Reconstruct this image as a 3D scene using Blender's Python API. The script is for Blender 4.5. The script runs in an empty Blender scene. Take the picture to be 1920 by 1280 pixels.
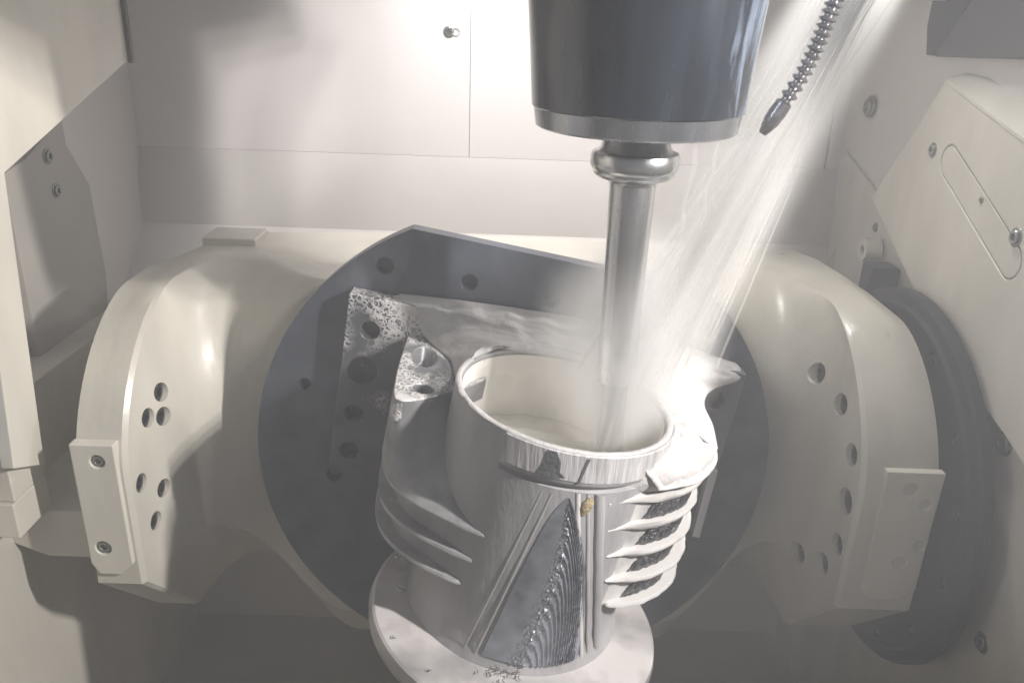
import bpy, bmesh, math, random
from math import sin, cos, pi, sqrt, radians, hypot, atan2
from mathutils import Vector, Matrix, noise
random.seed(7)
S = bpy.context.scene
COL = S.collection

# ------------------------------------------------------------------ camera
PITCH, ROLL = .3843, .0344
F = Vector((0, cos(PITCH), -sin(PITCH))); R0 = Vector((1, 0, 0)); U0 = R0.cross(F)
RV = cos(ROLL)*R0 + sin(ROLL)*U0; UV_ = -sin(ROLL)*R0 + cos(ROLL)*U0
cam = bpy.data.cameras.new('camera'); co = bpy.data.objects.new('camera', cam); COL.objects.link(co)
cam.sensor_width = 36; cam.lens = 1530/1920*36; cam.clip_start = .01; cam.clip_end = 50
m = Matrix((RV, UV_, -F)).transposed().to_4x4(); m.translation = (-.0045, -.70, .4109)
co.matrix_world = m; S.camera = co

# ------------------------------------------------------------------ world and lamps
W = bpy.data.worlds.new('World'); S.world = W; W.use_nodes = True
bg = W.node_tree.nodes['Background']; bg.inputs[0].default_value = (.74, .82, .95, 1); bg.inputs[1].default_value = .185
S.view_settings.view_transform = 'Standard'; S.view_settings.look = 'None'
S.view_settings.gamma = 1; S.view_settings.exposure = 0
S.cycles.volume_bounces = 4; S.cycles.volume_step_rate = 1; S.cycles.max_bounces = 8
S.cycles.volume_max_steps = 256; S.cycles.use_denoising = True

def lamp(name, kind, loc, to, energy, color=(1, 1, 1), **k):
    l = bpy.data.lights.new(name, kind); l.energy = energy; l.color = color
    for a, v in k.items(): setattr(l, a, v)
    o = bpy.data.objects.new(name, l); COL.objects.link(o); o.location = loc
    o.rotation_euler = (Vector(to)-Vector(loc)).to_track_quat('-Z', 'Y').to_euler()
    return o
# machine work light near the front right corner of the cabin, a short row of lamps: throws the spindle's shadow on the left wall
for k in range(3):
    lamp('work_light', 'SPOT', (.70-.018*k, -.54+.004*k, .60-.022+.022*k), (-.20, .12, .20), 27.5, (1, .955, .925), spot_size=radians(66), spot_blend=.35, shadow_soft_size=.011)
# second lamp in the rear right corner, just above the jets
lamp('rear_light', 'SPOT', (.31, .12, .57), (.09, -.08, .16), 6.0, (1, .97, .93), spot_size=radians(125), spot_blend=1., shadow_soft_size=.02)
lamp('jet_fill', 'SPOT', (.292, .005, .515), (.125, -.08, .25), 2.0, (1, .985, .96), spot_size=radians(70), spot_blend=.8, shadow_soft_size=.02)  # extra lamp added to brighten the spray beam and mist
# added fill behind the spindle, no real fixture, to brighten the rear wall
lamp('wall_fill', 'SPOT', (.02, .07, .74), (-.02, .40, .26), 25, (1, .96, .95), spot_size=radians(74), spot_blend=.9, shadow_soft_size=.03)

# ------------------------------------------------------------------ materials
def mat(name, col, rough=.5, metal=0., bump=.0, bscale=60., var=.0, vscale=8., spec=.5, coat=0., anis=None, detail=4, alpha=1.):
    M = bpy.data.materials.new(name); M.use_nodes = True; n = M.node_tree.nodes; L = M.node_tree.links
    b = n['Principled BSDF']
    b.inputs['Base Color'].default_value = (*col, 1); b.inputs['Roughness'].default_value = rough
    b.inputs['Metallic'].default_value = metal; b.inputs['Specular IOR Level'].default_value = spec
    b.inputs['Coat Weight'].default_value = coat; b.inputs['Alpha'].default_value = alpha
    tc = n.new('ShaderNodeTexCoord')
    mp = n.new('ShaderNodeMapping'); L.new(tc.outputs['Object'], mp.inputs[0])
    if anis: mp.inputs['Scale'].default_value = anis
    if var:
        t = n.new('ShaderNodeTexNoise'); t.inputs['Scale'].default_value = vscale; t.inputs['Detail'].default_value = 6
        L.new(mp.outputs[0], t.inputs['Vector'])
        r = n.new('ShaderNodeValToRGB'); e = r.color_ramp.elements
        e[0].position = .3; e[1].position = .7
        e[0].color = (*[max(0, c*(1-var)) for c in col], 1); e[1].color = (*[min(1, c*(1+var*.6)) for c in col], 1)
        L.new(t.outputs[0], r.inputs[0]); L.new(r.outputs[0], b.inputs['Base Color'])
        q = n.new('ShaderNodeMapRange'); q.inputs[3].default_value = max(.03, rough-.12); q.inputs[4].default_value = min(1, rough+.15)
        L.new(t.outputs[0], q.inputs[0]); L.new(q.outputs[0], b.inputs['Roughness'])
    if bump:
        t = n.new('ShaderNodeTexNoise'); t.inputs['Scale'].default_value = bscale; t.inputs['Detail'].default_value = detail
        L.new(mp.outputs[0], t.inputs['Vector'])
        k = n.new('ShaderNodeBump'); k.inputs['Strength'].default_value = bump; k.inputs['Distance'].default_value = .002
        L.new(t.outputs[0], k.inputs['Height']); L.new(k.outputs[0], b.inputs['Normal'])
    return M

def foamy(name, col, rough, metal, amount, scale, up=0., thick=.5, seed=0., lay='noise', lo=None, foamc=(.60, .58, .565), axis=None, zr=None, lacy=True, soft=.05):
    """metal with a patchy coat of white coolant foam; `amount` 0..1, `up` makes level surfaces catch more of it"""
    M = mat(name, col, rough, metal, 0, var=.25, vscale=30)
    n = M.node_tree.nodes; L = M.node_tree.links; b = n['Principled BSDF']
    tc = n.new('ShaderNodeTexCoord'); mp = n.new('ShaderNodeMapping'); mp.inputs['Location'].default_value = (seed, seed*.7, 0)
    if axis: mp.inputs['Scale'].default_value = axis
    L.new(tc.outputs['Object'], mp.inputs[0])
    big = n.new('ShaderNodeTexNoise'); big.inputs['Scale'].default_value = scale; big.inputs['Detail'].default_value = 5
    L.new(mp.outputs[0], big.inputs['Vector'])
    ce = n.new('ShaderNodeTexVoronoi'); ce.feature = 'DISTANCE_TO_EDGE'; ce.inputs['Scale'].default_value = 215
    nz = n.new('ShaderNodeTexNoise'); nz.inputs['Scale'].default_value = 120
    L.new(mp.outputs[0], nz.inputs['Vector'])
    ad = n.new('ShaderNodeMixRGB'); ad.blend_type = 'ADD'; ad.inputs[0].default_value = .012
    L.new(mp.outputs[0], ad.inputs[1]); L.new(nz.outputs['Color'], ad.inputs[2]); L.new(ad.outputs[0], ce.inputs['Vector'])
    lace = n.new('ShaderNodeMapRange'); lace.inputs[1].default_value = .09; lace.inputs[2].default_value = .20
    lace.inputs[3].default_value = 1; lace.inputs[4].default_value = 0
    L.new(ce.outputs[0], lace.inputs[0])
    th = n.new('ShaderNodeMapRange'); th.inputs[1].default_value = 1-amount-soft; th.inputs[2].default_value = 1-amount+soft
    src = big.outputs[0]
    if up:
        g = n.new('ShaderNodeNewGeometry'); sx = n.new('ShaderNodeSeparateXYZ'); L.new(g.outputs['Normal'], sx.inputs[0])
        mu = n.new('ShaderNodeMath'); mu.operation = 'MULTIPLY_ADD'; mu.inputs[1].default_value = up
        L.new(sx.outputs[2], mu.inputs[0]); L.new(big.outputs[0], mu.inputs[2]); src = mu.outputs[0]
    if zr:
        sp_ = n.new('ShaderNodeSeparateXYZ'); L.new(tc.outputs['Object'], sp_.inputs[0])
        zz = n.new('ShaderNodeMapRange'); zz.inputs[1].default_value = zr[0]; zz.inputs[2].default_value = zr[1]; zz.inputs[3].default_value = -.35; zz.inputs[4].default_value = 0
        L.new(sp_.outputs[2], zz.inputs[0]); az = n.new('ShaderNodeMath'); L.new(src, az.inputs[0]); L.new(zz.outputs[0], az.inputs[1]); src = az.outputs[0]
    L.new(src, th.inputs[0])
    th2 = n.new('ShaderNodeMapRange'); th2.inputs[1].default_value = 1-amount+.04; th2.inputs[2].default_value = 1-amount+.14
    L.new(src, th2.inputs[0])
    mm = n.new('ShaderNodeMath'); mm.operation = 'MULTIPLY'; L.new(th.outputs[0], mm.inputs[0]); L.new(lace.outputs[0], mm.inputs[1])
    if not lacy: mm.inputs[1].default_value = 1; n.remove(lace)
    mx = n.new('ShaderNodeMath'); mx.operation = 'MAXIMUM'; L.new(mm.outputs[0], mx.inputs[0]); L.new(th2.outputs[0], mx.inputs[1])
    foam = n.new('ShaderNodeBsdfPrincipled'); foam.inputs['Base Color'].default_value = (*foamc, 1)
    foam.inputs['Roughness'].default_value = .4
    sh = n.new('ShaderNodeMixShader'); L.new(mx.outputs[0], sh.inputs[0]); L.new(b.outputs[0], sh.inputs[1]); L.new(foam.outputs[0], sh.inputs[2])
    bp = n.new('ShaderNodeBump'); bp.inputs['Strength'].default_value = .6; bp.inputs['Distance'].default_value = .0012
    L.new(mx.outputs[0], bp.inputs['Height']); L.new(bp.outputs[0], b.inputs['Normal']); L.new(bp.outputs[0], foam.inputs['Normal'])
    L.new(sh.outputs[0], n['Material Output'].inputs[0])
    return M

CREAM = mat('cream_paint', (.64, .61, .53), .34, 0, .14, 90, .10, 22, anis=(1, 1, .35))
CREAM2 = mat('cream_enamel', (.59, .56, .485), .32, 0, .22, 110, .13, 16, anis=(1, 1, .35))
WALL = mat('wall_paint', (.76, .72, .70), .42, 0, .06, 60, .06, 4)
SHELF = mat('wet_wall_paint', (.63, .60, .565), .45, 0, .06, 60, .06, 6)
GREY = mat('grey_paint', (.055, .058, .058), .45, 0, .08, 80, .12, 8)
DGREY = mat('dark_grey_paint', (.012, .014, .015), .5, 0, .08, 80, .15, 8)
SEAL = mat('dark_grey_flange_paint', (.024, .030, .033), .5, 0, .10, 60, .25, 9, spec=.25)
DISC = foamy('machined_steel', (.115, .13, .16), .40, .55, .36, 7, 0, foamc=(.30, .31, .34), zr=(.0, .2), lacy=False, soft=.12)
PLATE = foamy('plate_steel', (.15, .155, .17), .38, .5, .60, 14, 0, seed=3.3, zr=(-.03, .10))
CAST = mat('machined_aluminium', (.38, .375, .38), .60, .30, .35, 160, .22, 30, anis=(1, 1, .35))
ROUGHC = foamy('rough_wet_casting', (.26, .26, .27), .48, .35, .48, 24, 0, seed=6.6, lacy=False, soft=.14, foamc=(.36, .355, .35))
CASTD = mat('rough_casting', (.13, .135, .145), .55, .4, .5, 260, .3, 40)
DECK = foamy('foamed_casting', (.30, .30, .31), .4, .5, .42, 20, .12, seed=1.7)
RIB = foamy('wet_foamed_fins', (.40, .40, .40), .35, .4, .62, 30, .25, seed=5.1, lacy=False, soft=.12, foamc=(.52, .505, .49))
FLN = foamy('wet_flange', (.34, .33, .33), .35, .5, .44, 22, .14, seed=4., lacy=False, soft=.16, foamc=(.50, .475, .465))

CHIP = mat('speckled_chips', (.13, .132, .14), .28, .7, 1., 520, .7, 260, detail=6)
BLUE = mat('blue_steel', (.026, .033, .046), .22, .3, .05, 300, .45, 9, coat=.4, anis=(6, 6, .7))
NOSE = mat('nose_ring_steel', (.36, .37, .39), .25, .9, .05, 200, .2, 12, anis=(4, 4, .6))
STEEL = mat('bright_steel', (.50, .50, .50), .24, .95, .04, 150, .12, 14, anis=(3, 3, .8))
CARB = mat('tool_steel', (.36, .36, .36), .3, .9, .05, 150, .2, 14)
SCREW = mat('screw_steel', (.30, .31, .29), .28, .9, .1, 400, .3, 60)
BLACK = mat('blackened_hole', (.02, .02, .02), .6)
HOSE = mat('hose_metal', (.30, .29, .30), .25, .85, .1, 300, .4, 120)
FOAM = mat('white_foam', (.48, .465, .455), .5, 0, .7, 150, .12, 40)
POOL = mat('milky_coolant', (.86, .835, .78), .25, 0, .25, 45, .08, 18)
STAIN = mat('brown_deposit', (.36, .29, .17), .6, 0, .6, 500, .4, 200)
GASK = mat('black_gasket', (.045, .047, .045), .5, 0, .1, 100)
BLUEG = mat('blue_grey_cover', (.22, .26, .33), .4, 0, .05, 80, .08, 8)
WATER = bpy.data.materials.new('coolant_jet'); WATER.use_nodes = True
b = WATER.node_tree.nodes['Principled BSDF']; b.inputs['Base Color'].default_value = (.93, .91, .85, 1); b.inputs['Roughness'].default_value = .3
b.inputs['Alpha'].default_value = .08; b.inputs['Emission Strength'].default_value = 0

n_ = BLUE.node_tree.nodes; L_ = BLUE.node_tree.links; b_ = n_['Principled BSDF']   # film of pale coolant running down the wet side of the head
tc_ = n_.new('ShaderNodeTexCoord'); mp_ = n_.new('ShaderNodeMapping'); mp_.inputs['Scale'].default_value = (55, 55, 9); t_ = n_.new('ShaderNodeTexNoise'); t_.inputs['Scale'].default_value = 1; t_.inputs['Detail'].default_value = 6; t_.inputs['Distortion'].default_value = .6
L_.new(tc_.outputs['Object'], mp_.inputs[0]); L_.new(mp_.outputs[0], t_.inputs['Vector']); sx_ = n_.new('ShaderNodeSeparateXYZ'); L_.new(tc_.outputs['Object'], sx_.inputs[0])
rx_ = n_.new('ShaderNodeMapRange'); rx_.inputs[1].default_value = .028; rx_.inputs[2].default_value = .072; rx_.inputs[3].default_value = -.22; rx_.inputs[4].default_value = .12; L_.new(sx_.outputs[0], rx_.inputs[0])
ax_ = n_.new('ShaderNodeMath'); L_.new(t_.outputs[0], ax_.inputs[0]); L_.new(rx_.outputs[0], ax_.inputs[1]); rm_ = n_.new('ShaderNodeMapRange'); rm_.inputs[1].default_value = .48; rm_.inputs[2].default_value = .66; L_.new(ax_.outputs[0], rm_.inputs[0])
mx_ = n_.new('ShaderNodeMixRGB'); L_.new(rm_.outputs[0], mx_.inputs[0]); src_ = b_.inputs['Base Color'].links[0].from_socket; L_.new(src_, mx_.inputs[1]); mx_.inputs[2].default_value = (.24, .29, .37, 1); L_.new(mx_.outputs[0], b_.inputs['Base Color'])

# ------------------------------------------------------------------ helpers
def link(o): COL.objects.link(o); return o
WLOC = {}
def thing(name, label, cat, loc=(0, 0, 0), group=None, kind=None):
    o = link(bpy.data.objects.new(name, None)); o.location = loc; WLOC[o.name] = Vector(loc); o.empty_display_size = .02
    if label: o['label'] = label
    if cat: o['category'] = cat
    if group: o['group'] = group
    if kind: o['kind'] = kind
    return o
def obj(name, bm, m, parent=None, bevel=0, smooth=None, seg=2, ang=35, sub=0):
    base = WLOC.get(parent.name, Vector()) if parent else Vector()
    if base.length: bmesh.ops.translate(bm, verts=bm.verts, vec=-base)
    bmesh.ops.recalc_face_normals(bm, faces=bm.faces)
    me = bpy.data.meshes.new(name)
    if smooth is not None or bevel:
        a = radians(smooth if smooth is not None else 30)
        for f in bm.faces: f.smooth = True
        for e in bm.edges:
            if len(e.link_faces) == 2 and e.calc_face_angle(0) > a: e.smooth = False
    bm.to_mesh(me); bm.free(); me.materials.append(m)
    o = link(bpy.data.objects.new(name, me))
    if parent: o.parent = parent
    WLOC[o.name] = base.copy()
    if bevel:
        d = o.modifiers.new('b', 'BEVEL'); d.width = bevel; d.segments = seg; d.limit_method = 'ANGLE'; d.angle_limit = radians(ang); d.harden_normals = True
    if sub:
        d = o.modifiers.new('s', 'SUBSURF'); d.levels = sub; d.render_levels = sub
    return o
def tag(o, label=None, cat=None, group=None, kind=None):
    for k, v in (('label', label), ('category', cat), ('group', group), ('kind', kind)):
        if v: o[k] = v
    return o
I4 = Matrix.Identity(4)
PHI = .1784
D4 = Matrix(((cos(PHI), sin(PHI), 0, 0), (0, 0, -1, 0), (-sin(PHI), cos(PHI), 0, 0), (0, 0, 0, 1)))  # (u,v,w) -> world
def DV(u, v, w): return D4 @ Vector((u, v, w))
def box(bm, x0, x1, y0, y1, z0, z1, M=I4):
    vs = [bm.verts.new(M @ Vector(p)) for p in ((x0, y0, z0), (x1, y0, z0), (x1, y1, z0), (x0, y1, z0), (x0, y0, z1), (x1, y0, z1), (x1, y1, z1), (x0, y1, z1))]
    for f in ((0, 3, 2, 1), (4, 5, 6, 7), (0, 1, 5, 4), (1, 2, 6, 5), (2, 3, 7, 6), (3, 0, 4, 7)): bm.faces.new([vs[i] for i in f])
    return bm
def prism(bm, pts, fn0, fn1, cap=True):
    """pts 2D list; fn0/fn1 map a 2D point to the two end faces"""
    a = [bm.verts.new(fn0(*p)) for p in pts]; c = [bm.verts.new(fn1(*p)) for p in pts]; n = len(pts)
    for i in range(n): bm.faces.new((a[i], a[(i+1) % n], c[(i+1) % n], c[i]))
    if cap: bm.faces.new(a[::-1]); bm.faces.new(c)
    return bm
def rings(bm, rs, closed=True, cap0=False, cap1=False):
    V = [[bm.verts.new(p) for p in r] for r in rs]
    n = len(V[0])
    for i in range(len(V)-1):
        for j in range(n if closed else n-1):
            bm.faces.new((V[i][j], V[i][(j+1) % n], V[i+1][(j+1) % n], V[i+1][j]))
    if cap0: bm.faces.new(V[0][::-1])
    if cap1: bm.faces.new(V[-1])
    return bm
def lathe(bm, prof, c, ax='z', n=64, M=I4, cap0=True, cap1=True, a0=0):
    """prof: (radius, height) ; axis through c"""
    rs = []
    for r, h in prof:
        ring = []
        for i in range(n):
            t = a0+2*pi*i/n; a, b_ = r*cos(t), r*sin(t)
            p = {'z': (c[0]+a, c[1]+b_, c[2]+h), 'x': (c[0]+h, c[1]+a, c[2]+b_), 'y': (c[0]+a, c[1]+h, c[2]+b_)}[ax]
            ring.append(M @ Vector(p))
        rs.append(ring)
    return rings(bm, rs, True, cap0, cap1)
def cutter(fn):
    bm = bmesh.new(); fn(bm); bmesh.ops.recalc_face_normals(bm, faces=bm.faces)
    me = bpy.data.meshes.new('c'); bm.to_mesh(me); bm.free(); return link(bpy.data.objects.new('c', me))
def cut(o, fn, smooth=30):
    """boolean difference baked into the mesh"""
    base = WLOC.get(o.name, Vector())
    c = cutter(fn); c.location = o.matrix_world.translation*0
    c.data.transform(Matrix.Translation(-base)); c.parent = o.parent
    d = o.modifiers.new('bool', 'BOOLEAN'); d.operation = 'DIFFERENCE'; d.object = c; d.solver = 'EXACT'; d.use_self = True
    bevs = [(x.name, x.show_viewport) for x in o.modifiers if x.type != 'BOOLEAN']
    for x in o.modifiers:
        if x.type != 'BOOLEAN': x.show_viewport = False
    bpy.context.view_layer.update()
    dg = bpy.context.evaluated_depsgraph_get()
    me = bpy.data.meshes.new_from_object(o.evaluated_get(dg)); me.name = o.name
    o.modifiers.remove(d); bpy.data.objects.remove(c)
    for x in o.modifiers: x.show_viewport = True
    ms = [x for x in o.data.materials]
    o.data = me
    if not me.materials:
        for x in ms: me.materials.append(x)
    bm = bmesh.new(); bm.from_mesh(me)
    for e in bm.edges:
        if len(e.link_faces) == 2: e.smooth = e.calc_face_angle(0) < radians(smooth)
    for f in bm.faces: f.smooth = True
    bm.to_mesh(me); bm.free()
    return o
def frame(loc, n, up=(0, 0, 1)):
    n = Vector(n).normalized(); x = Vector(up).cross(n)
    if x.length < 1e-4: x = Vector((1, 0, 0))
    x.normalize(); y = n.cross(x); M = Matrix((x, y, n)).transposed().to_4x4(); M.translation = loc; return M
# a socket-head screw, built once and copied
def screw_mesh():
    bm = bmesh.new(); r = 1.
    lathe(bm, [(1.0, -.4), (1.0, .35), (.9, .48), (.55, .5)], (0, 0, 0), 'z', 24, cap1=False, cap0=False)
    hx = [(.55, .5), (.5, .42), (.48, .02)]
    lathe(bm, hx, (0, 0, 0), 'z', 24, cap0=False, cap1=True)
    bmesh.ops.remove_doubles(bm, verts=bm.verts, dist=1e-4)
    lathe(bm, [(1.35, -.1), (1.35, .06), (1.0, .07)], (0, 0, 0), 'z', 24, cap0=False, cap1=False)
    for f in bm.faces: f.smooth = True
    for e in bm.edges:
        if len(e.link_faces) == 2 and e.calc_face_angle(0) > radians(35): e.smooth = False
    me = bpy.data.meshes.new('screw'); bm.to_mesh(me); bm.free(); me.materials.append(SCREW); return me
SM = screw_mesh()
def screw(parent, loc, n, r=.006, name='screw'):
    o = link(bpy.data.objects.new(name, SM)); o.parent = parent
    o.matrix_basis = Matrix.Translation(-WLOC.get(parent.name, Vector())) @ frame(loc, n) @ Matrix.Diagonal((r, r, r, 1))
    return o

# ------------------------------------------------------------------ the enclosure
YW = .40
bm = bmesh.new()
prism(bm, [(YW+.004, .80), (YW+.004, .2285), (YW-.0012, .2284), (YW-.018, .180), (YW-.022, .130), (YW-.10, .06), (YW-.10, -.6), (YW+.06, -.6), (YW+.06, .80)],
      lambda y, z: (-.75, y, z), lambda y, z: (.425, y, z))
back = tag(obj('back_wall', bm, SHELF, smooth=20), kind='structure')
def wpanel(x0, x1):
    bm = bmesh.new(); box(bm, x0, x1, YW-.0015, YW+.003, .2285, .80); return obj('panel', bm, WALL, back, bevel=.0006)
wpanel(-.75, -.0703); wpanel(-.0697, .4018); wpanel(.4045, .425)
screw(back, (-.0975, YW-.002, .3838), (0, -1, 0), .0052)
bm = bmesh.new(); lathe(bm, [(.0032, 0), (.0036, -.0012), (.0052, -.0014), (.0055, 0)], (-.0885, YW-.0015, .3842), 'y', 24, cap0=False, cap1=False)
obj('sealing_ring', bm, FOAM, back, smooth=40)
bm = bmesh.new(); box(bm, .375, .408, YW-.0035, YW-.0016, .268, .80)   # narrow strip in front of the seam on the right
bm.free()

# right wall: a plane at X=.42 with covers on it
XR = .42
bm = bmesh.new(); box(bm, XR, XR+.05, -.275, YW+.05, -.6, .80)
rwall = tag(obj('side_wall', bm, SHELF), kind='structure')
def sheet(poly, x0, x1, m, parent, name='panel', bev=.0012):
    bm = bmesh.new(); prism(bm, poly, lambda y, z: (x0, y, z), lambda y, z: (x1, y, z)); return obj(name, bm, m, parent, bevel=bev)
lowp = sheet([(.372, .258), (.2415, .223), (.10, .159), (-.024, .114), (-.099, .098), (-.27, .06), (-.27, -.50), (.36, -.50)], XR-.004, XR, CREAM2, rwall)
bm = bmesh.new()
lathe(bm, [(.013, -.02), (.0125, -.022), (.006, -.022), (.006, -.012), (.001, -.012)], (XR-.002, .219, .168), 'x', 24, cap0=False, cap1=False)
lathe(bm, [(.0145, -.004), (.013, -.006), (.013, -.02)], (XR-.002, .219, .168), 'x', 24, cap0=False, cap1=False)
obj('pipe_stub', bm, CREAM, rwall, smooth=35)
screw(rwall, (XR-.004, .240, .190), (-1, 0, 0), .0045)
screw(rwall, (XR-.004, .322, .318), (-1, 0, 0), .0095); screw(rwall, (XR-.004, -.086, .085), (-1, 0, 0), .008)
screw(rwall, (XR-.004, -.131, -.088), (-1, 0, 0), .007)
bm = bmesh.new(); rings(bm, [[(XR-.0065, .36-t*.5, .26-t*.2+dz) for dz in (0, .0)] for t in (0, 1)], False); bm.free()

bm = bmesh.new(); box(bm, XR, XR+.05, -.62, -.2755, -.6, .0); obj('lower_panel', bm, SHELF, rwall)  # unseen wall extension added to cut ambient light at the lower right
bm = bmesh.new(); box(bm, -.56, .47, -.66, -.62, -.52, .16); tag(obj('ambient_blocker', bm, SHELF), kind='structure')  # unseen wall added in front to keep ambient light off the lower parts
gu = thing('guard_cover', 'cream guard cover with long rounded slot beside the dark flange, upper right', 'guard cover', (XR, .05, .25))
poly = [(.240, .2245), (.127, .363), (-.232, .28), (-.232, .06), (-.099, .1), (-.024, .116), (.10, .161)]
g = sheet(poly, XR-.016, XR-.0045, CREAM, gu, 'front_panel', .0015)
# sloping top face
bm = bmesh.new()
v = [bm.verts.new(p) for p in [(XR-.0165, .127, .3635), (XR-.0165, -.202, .2865), (XR+.10, -.202, .40), (XR+.10, .127, .4135), (XR-.0165, .127, .3595), (XR-.0165, -.202, .2825), (XR+.10, -.202, .396), (XR+.10, .127, .4095)]]
for f in ((0, 1, 2, 3), (7, 6, 5, 4), (0, 4, 5, 1), (1, 5, 6, 2), (2, 6, 7, 3), (3, 7, 4, 0)): bm.faces.new([v[i] for i in f])
obj('top_panel', bm, CREAM, gu, bevel=.0008)
def slot(bm, x0=XR-.030, x1=XR-.0125):
    pts = []; a = Vector((.088, .292)); c = Vector((-.045, .233)); r = .0155
    d = (c-a).normalized(); nn = Vector((-d.y, d.x)); th0 = atan2(nn.y, nn.x)
    out = []; 
    for i in range(13): t = th0+pi*i/12; out.append((a.x+r*cos(t), a.y+r*sin(t)))
    for i in range(13): t = th0+pi+pi*i/12; out.append((c.x+r*cos(t), c.y+r*sin(t)))
    prism(bm, out, lambda y, z: (x0, y, z), lambda y, z: (x1, y, z))
cut(g, slot)
def slot_in(bm):
    a = Vector((.088, .292)); c = Vector((-.045, .233)); r = .0142
    d = (c-a).normalized(); nn = Vector((-d.y, d.x)); th0 = atan2(nn.y, nn.x); out = []
    for i in range(13): t = th0+pi*i/12; out.append((a.x+r*cos(t), a.y+r*sin(t)))
    for i in range(13): t = th0+pi+pi*i/12; out.append((c.x+r*cos(t), c.y+r*sin(t)))
    prism(bm, out, lambda y, z: (XR-.0156, y, z), lambda y, z: (XR-.0124, y, z))
bm = bmesh.new(); slot_in(bm); so = obj('slot_cover', bm, CREAM, gu, bevel=.0006)
screw(gu, (XR-.016, .122, .297), (-1, 0, 0), .0055); screw(so, (XR-.0156, .018, .270), (-1, 0, 0), .0025)
screw(gu, (XR-.016, -.045, .253), (-1, 0, 0), .0060)

# grey housing at the upper right
hb = thing('lamp_housing', 'dark grey boxy housing under a cream rail in the top right corner', 'housing', (.40, .2, .40))
bm = bmesh.new(); prism(bm, [(.171, .382), (.125, .4294), (.105, .47), (.06, .60), (-.2, .60), (-.2, .402), (.02, .387)], lambda y, z: (XR-.012, y, z), lambda y, z: (XR+.12, y, z))
obj('body', bm, GREY, hb, bevel=.002)
bm = bmesh.new(); prism(bm, [(.189, .3826), (.173, .3826), (.127, .4294), (.107, .47), (.062, .60), (.20, .60), (.20, .41)], lambda y, z: (XR-.0115, y, z), lambda y, z: (XR+.06, y, z))
obj('side_panel', bm, DGREY, hb, bevel=.001)
rl = thing('rail', 'cream horizontal rail along the very top edge right of the spindle', 'rail', (.36, .3, .43))
bm = bmesh.new(); box(bm, .290, .405, .16, .36, .4335, .50); obj('rail_body', bm, CREAM, rl, bevel=.0015)
bm = bmesh.new(); box(bm, .20, .2895, .20, .36, .437, .50); obj('bracket', bm, GREY, rl, bevel=.001)

# left wall
bm = bmesh.new(); box(bm, -.56, -.51, -.60, YW+.05, -.6, .80)
lwall = tag(obj('side_wall', bm, SHELF), kind='structure')
def lsheet(poly, x0, x1, m, parent, name='panel', bev=.0012): return sheet(poly, x0, x1, m, parent, name, bev)
lsheet([(.20, .26), (.20, .29), (.12, .258), (.08, .25), (.08, -.06), (.20, -.09), (.24, .10), (.235, .21)], -.5095, -.498, mat('shade_toned_panel', (.38, .36, .33), .5, 0, .1, 60, .15, 7), lwall)  # shade of the recess put into the panel colour
lsheet([(.40, .06), (-.3, .06), (-.3, -.5), (.40, -.5)], -.5095, -.47, CREAM2, lwall, 'lower_panel')
screw(lwall, (-.4975, .159, .2544), (1, 0, 0), .0062); screw(lwall, (-.4975, .164, .2175), (1, 0, 0), .0058)
dc = thing('telescopic_cover', 'large cream cover with slanted lower edge at the top left, brightly lit tip', 'cover', (-.43, .05, .3))
lsheet([(.2075, .80), (.2045, .349), (-.0405, .276), (-.0667, .02), (-.108, .04), (-.098, .125), (-.30, .20), (-.30, .80)], -.432, -.42, CREAM, dc, 'front_panel', .0015)
bm = bmesh.new(); box(bm, -.4198, -.4150, .2030, .2100, .347, .80); obj('gasket', bm, GASK, dc, bevel=.0008)
bl = tag(sheet([(-.094, .16), (-.105, .05), (-.30, .0), (-.30, .195)], -.4385, -.4327, BLUEG, None, 'blue_grey_cover'), 'blue grey sheet edge at the left picture border under the cream cover', 'cover')
fb = thing('foot_block', 'cream block with one socket screw at the lower left border', 'block', (-.44, -.1, 0))
bm = bmesh.new(); prism(bm, [(-.52, .002), (-.433, .0), (-.433, .04), (-.445, .058), (-.52, .058)], lambda x, z: (x, -.098, z), lambda x, z: (x, -.05, z)); obj('upper_plate', bm, CREAM, fb, bevel=.0015)
bm = bmesh.new(); prism(bm, [(-.52, -.033), (-.4325, -.035), (-.4325, .0), (-.52, .0)], lambda x, z: (x, -.102, z), lambda x, z: (x, -.05, z)); obj('lower_plate', bm, CREAM, fb, bevel=.0015)
bm = bmesh.new(); prism(bm, [(-.52, -.05), (-.44, -.085), (-.36, -.085), (-.36, -.034), (-.52, -.0335)], lambda x, z: (x, -.06, z), lambda x, z: (x, .05, z)); obj('bracket', bm, CREAM2, fb, bevel=.0015)
screw(fb, (-.452, -.0985, .0205), (0, -1, 0), .0068)

bm = bmesh.new(); box(bm, -.8, .6, -1.0, .6, -.52, -.46); tag(obj('floor', bm, mat('floor_paint', (.42, .40, .36), .5, 0, .1, 60, .15, 6)), kind='structure')

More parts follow.
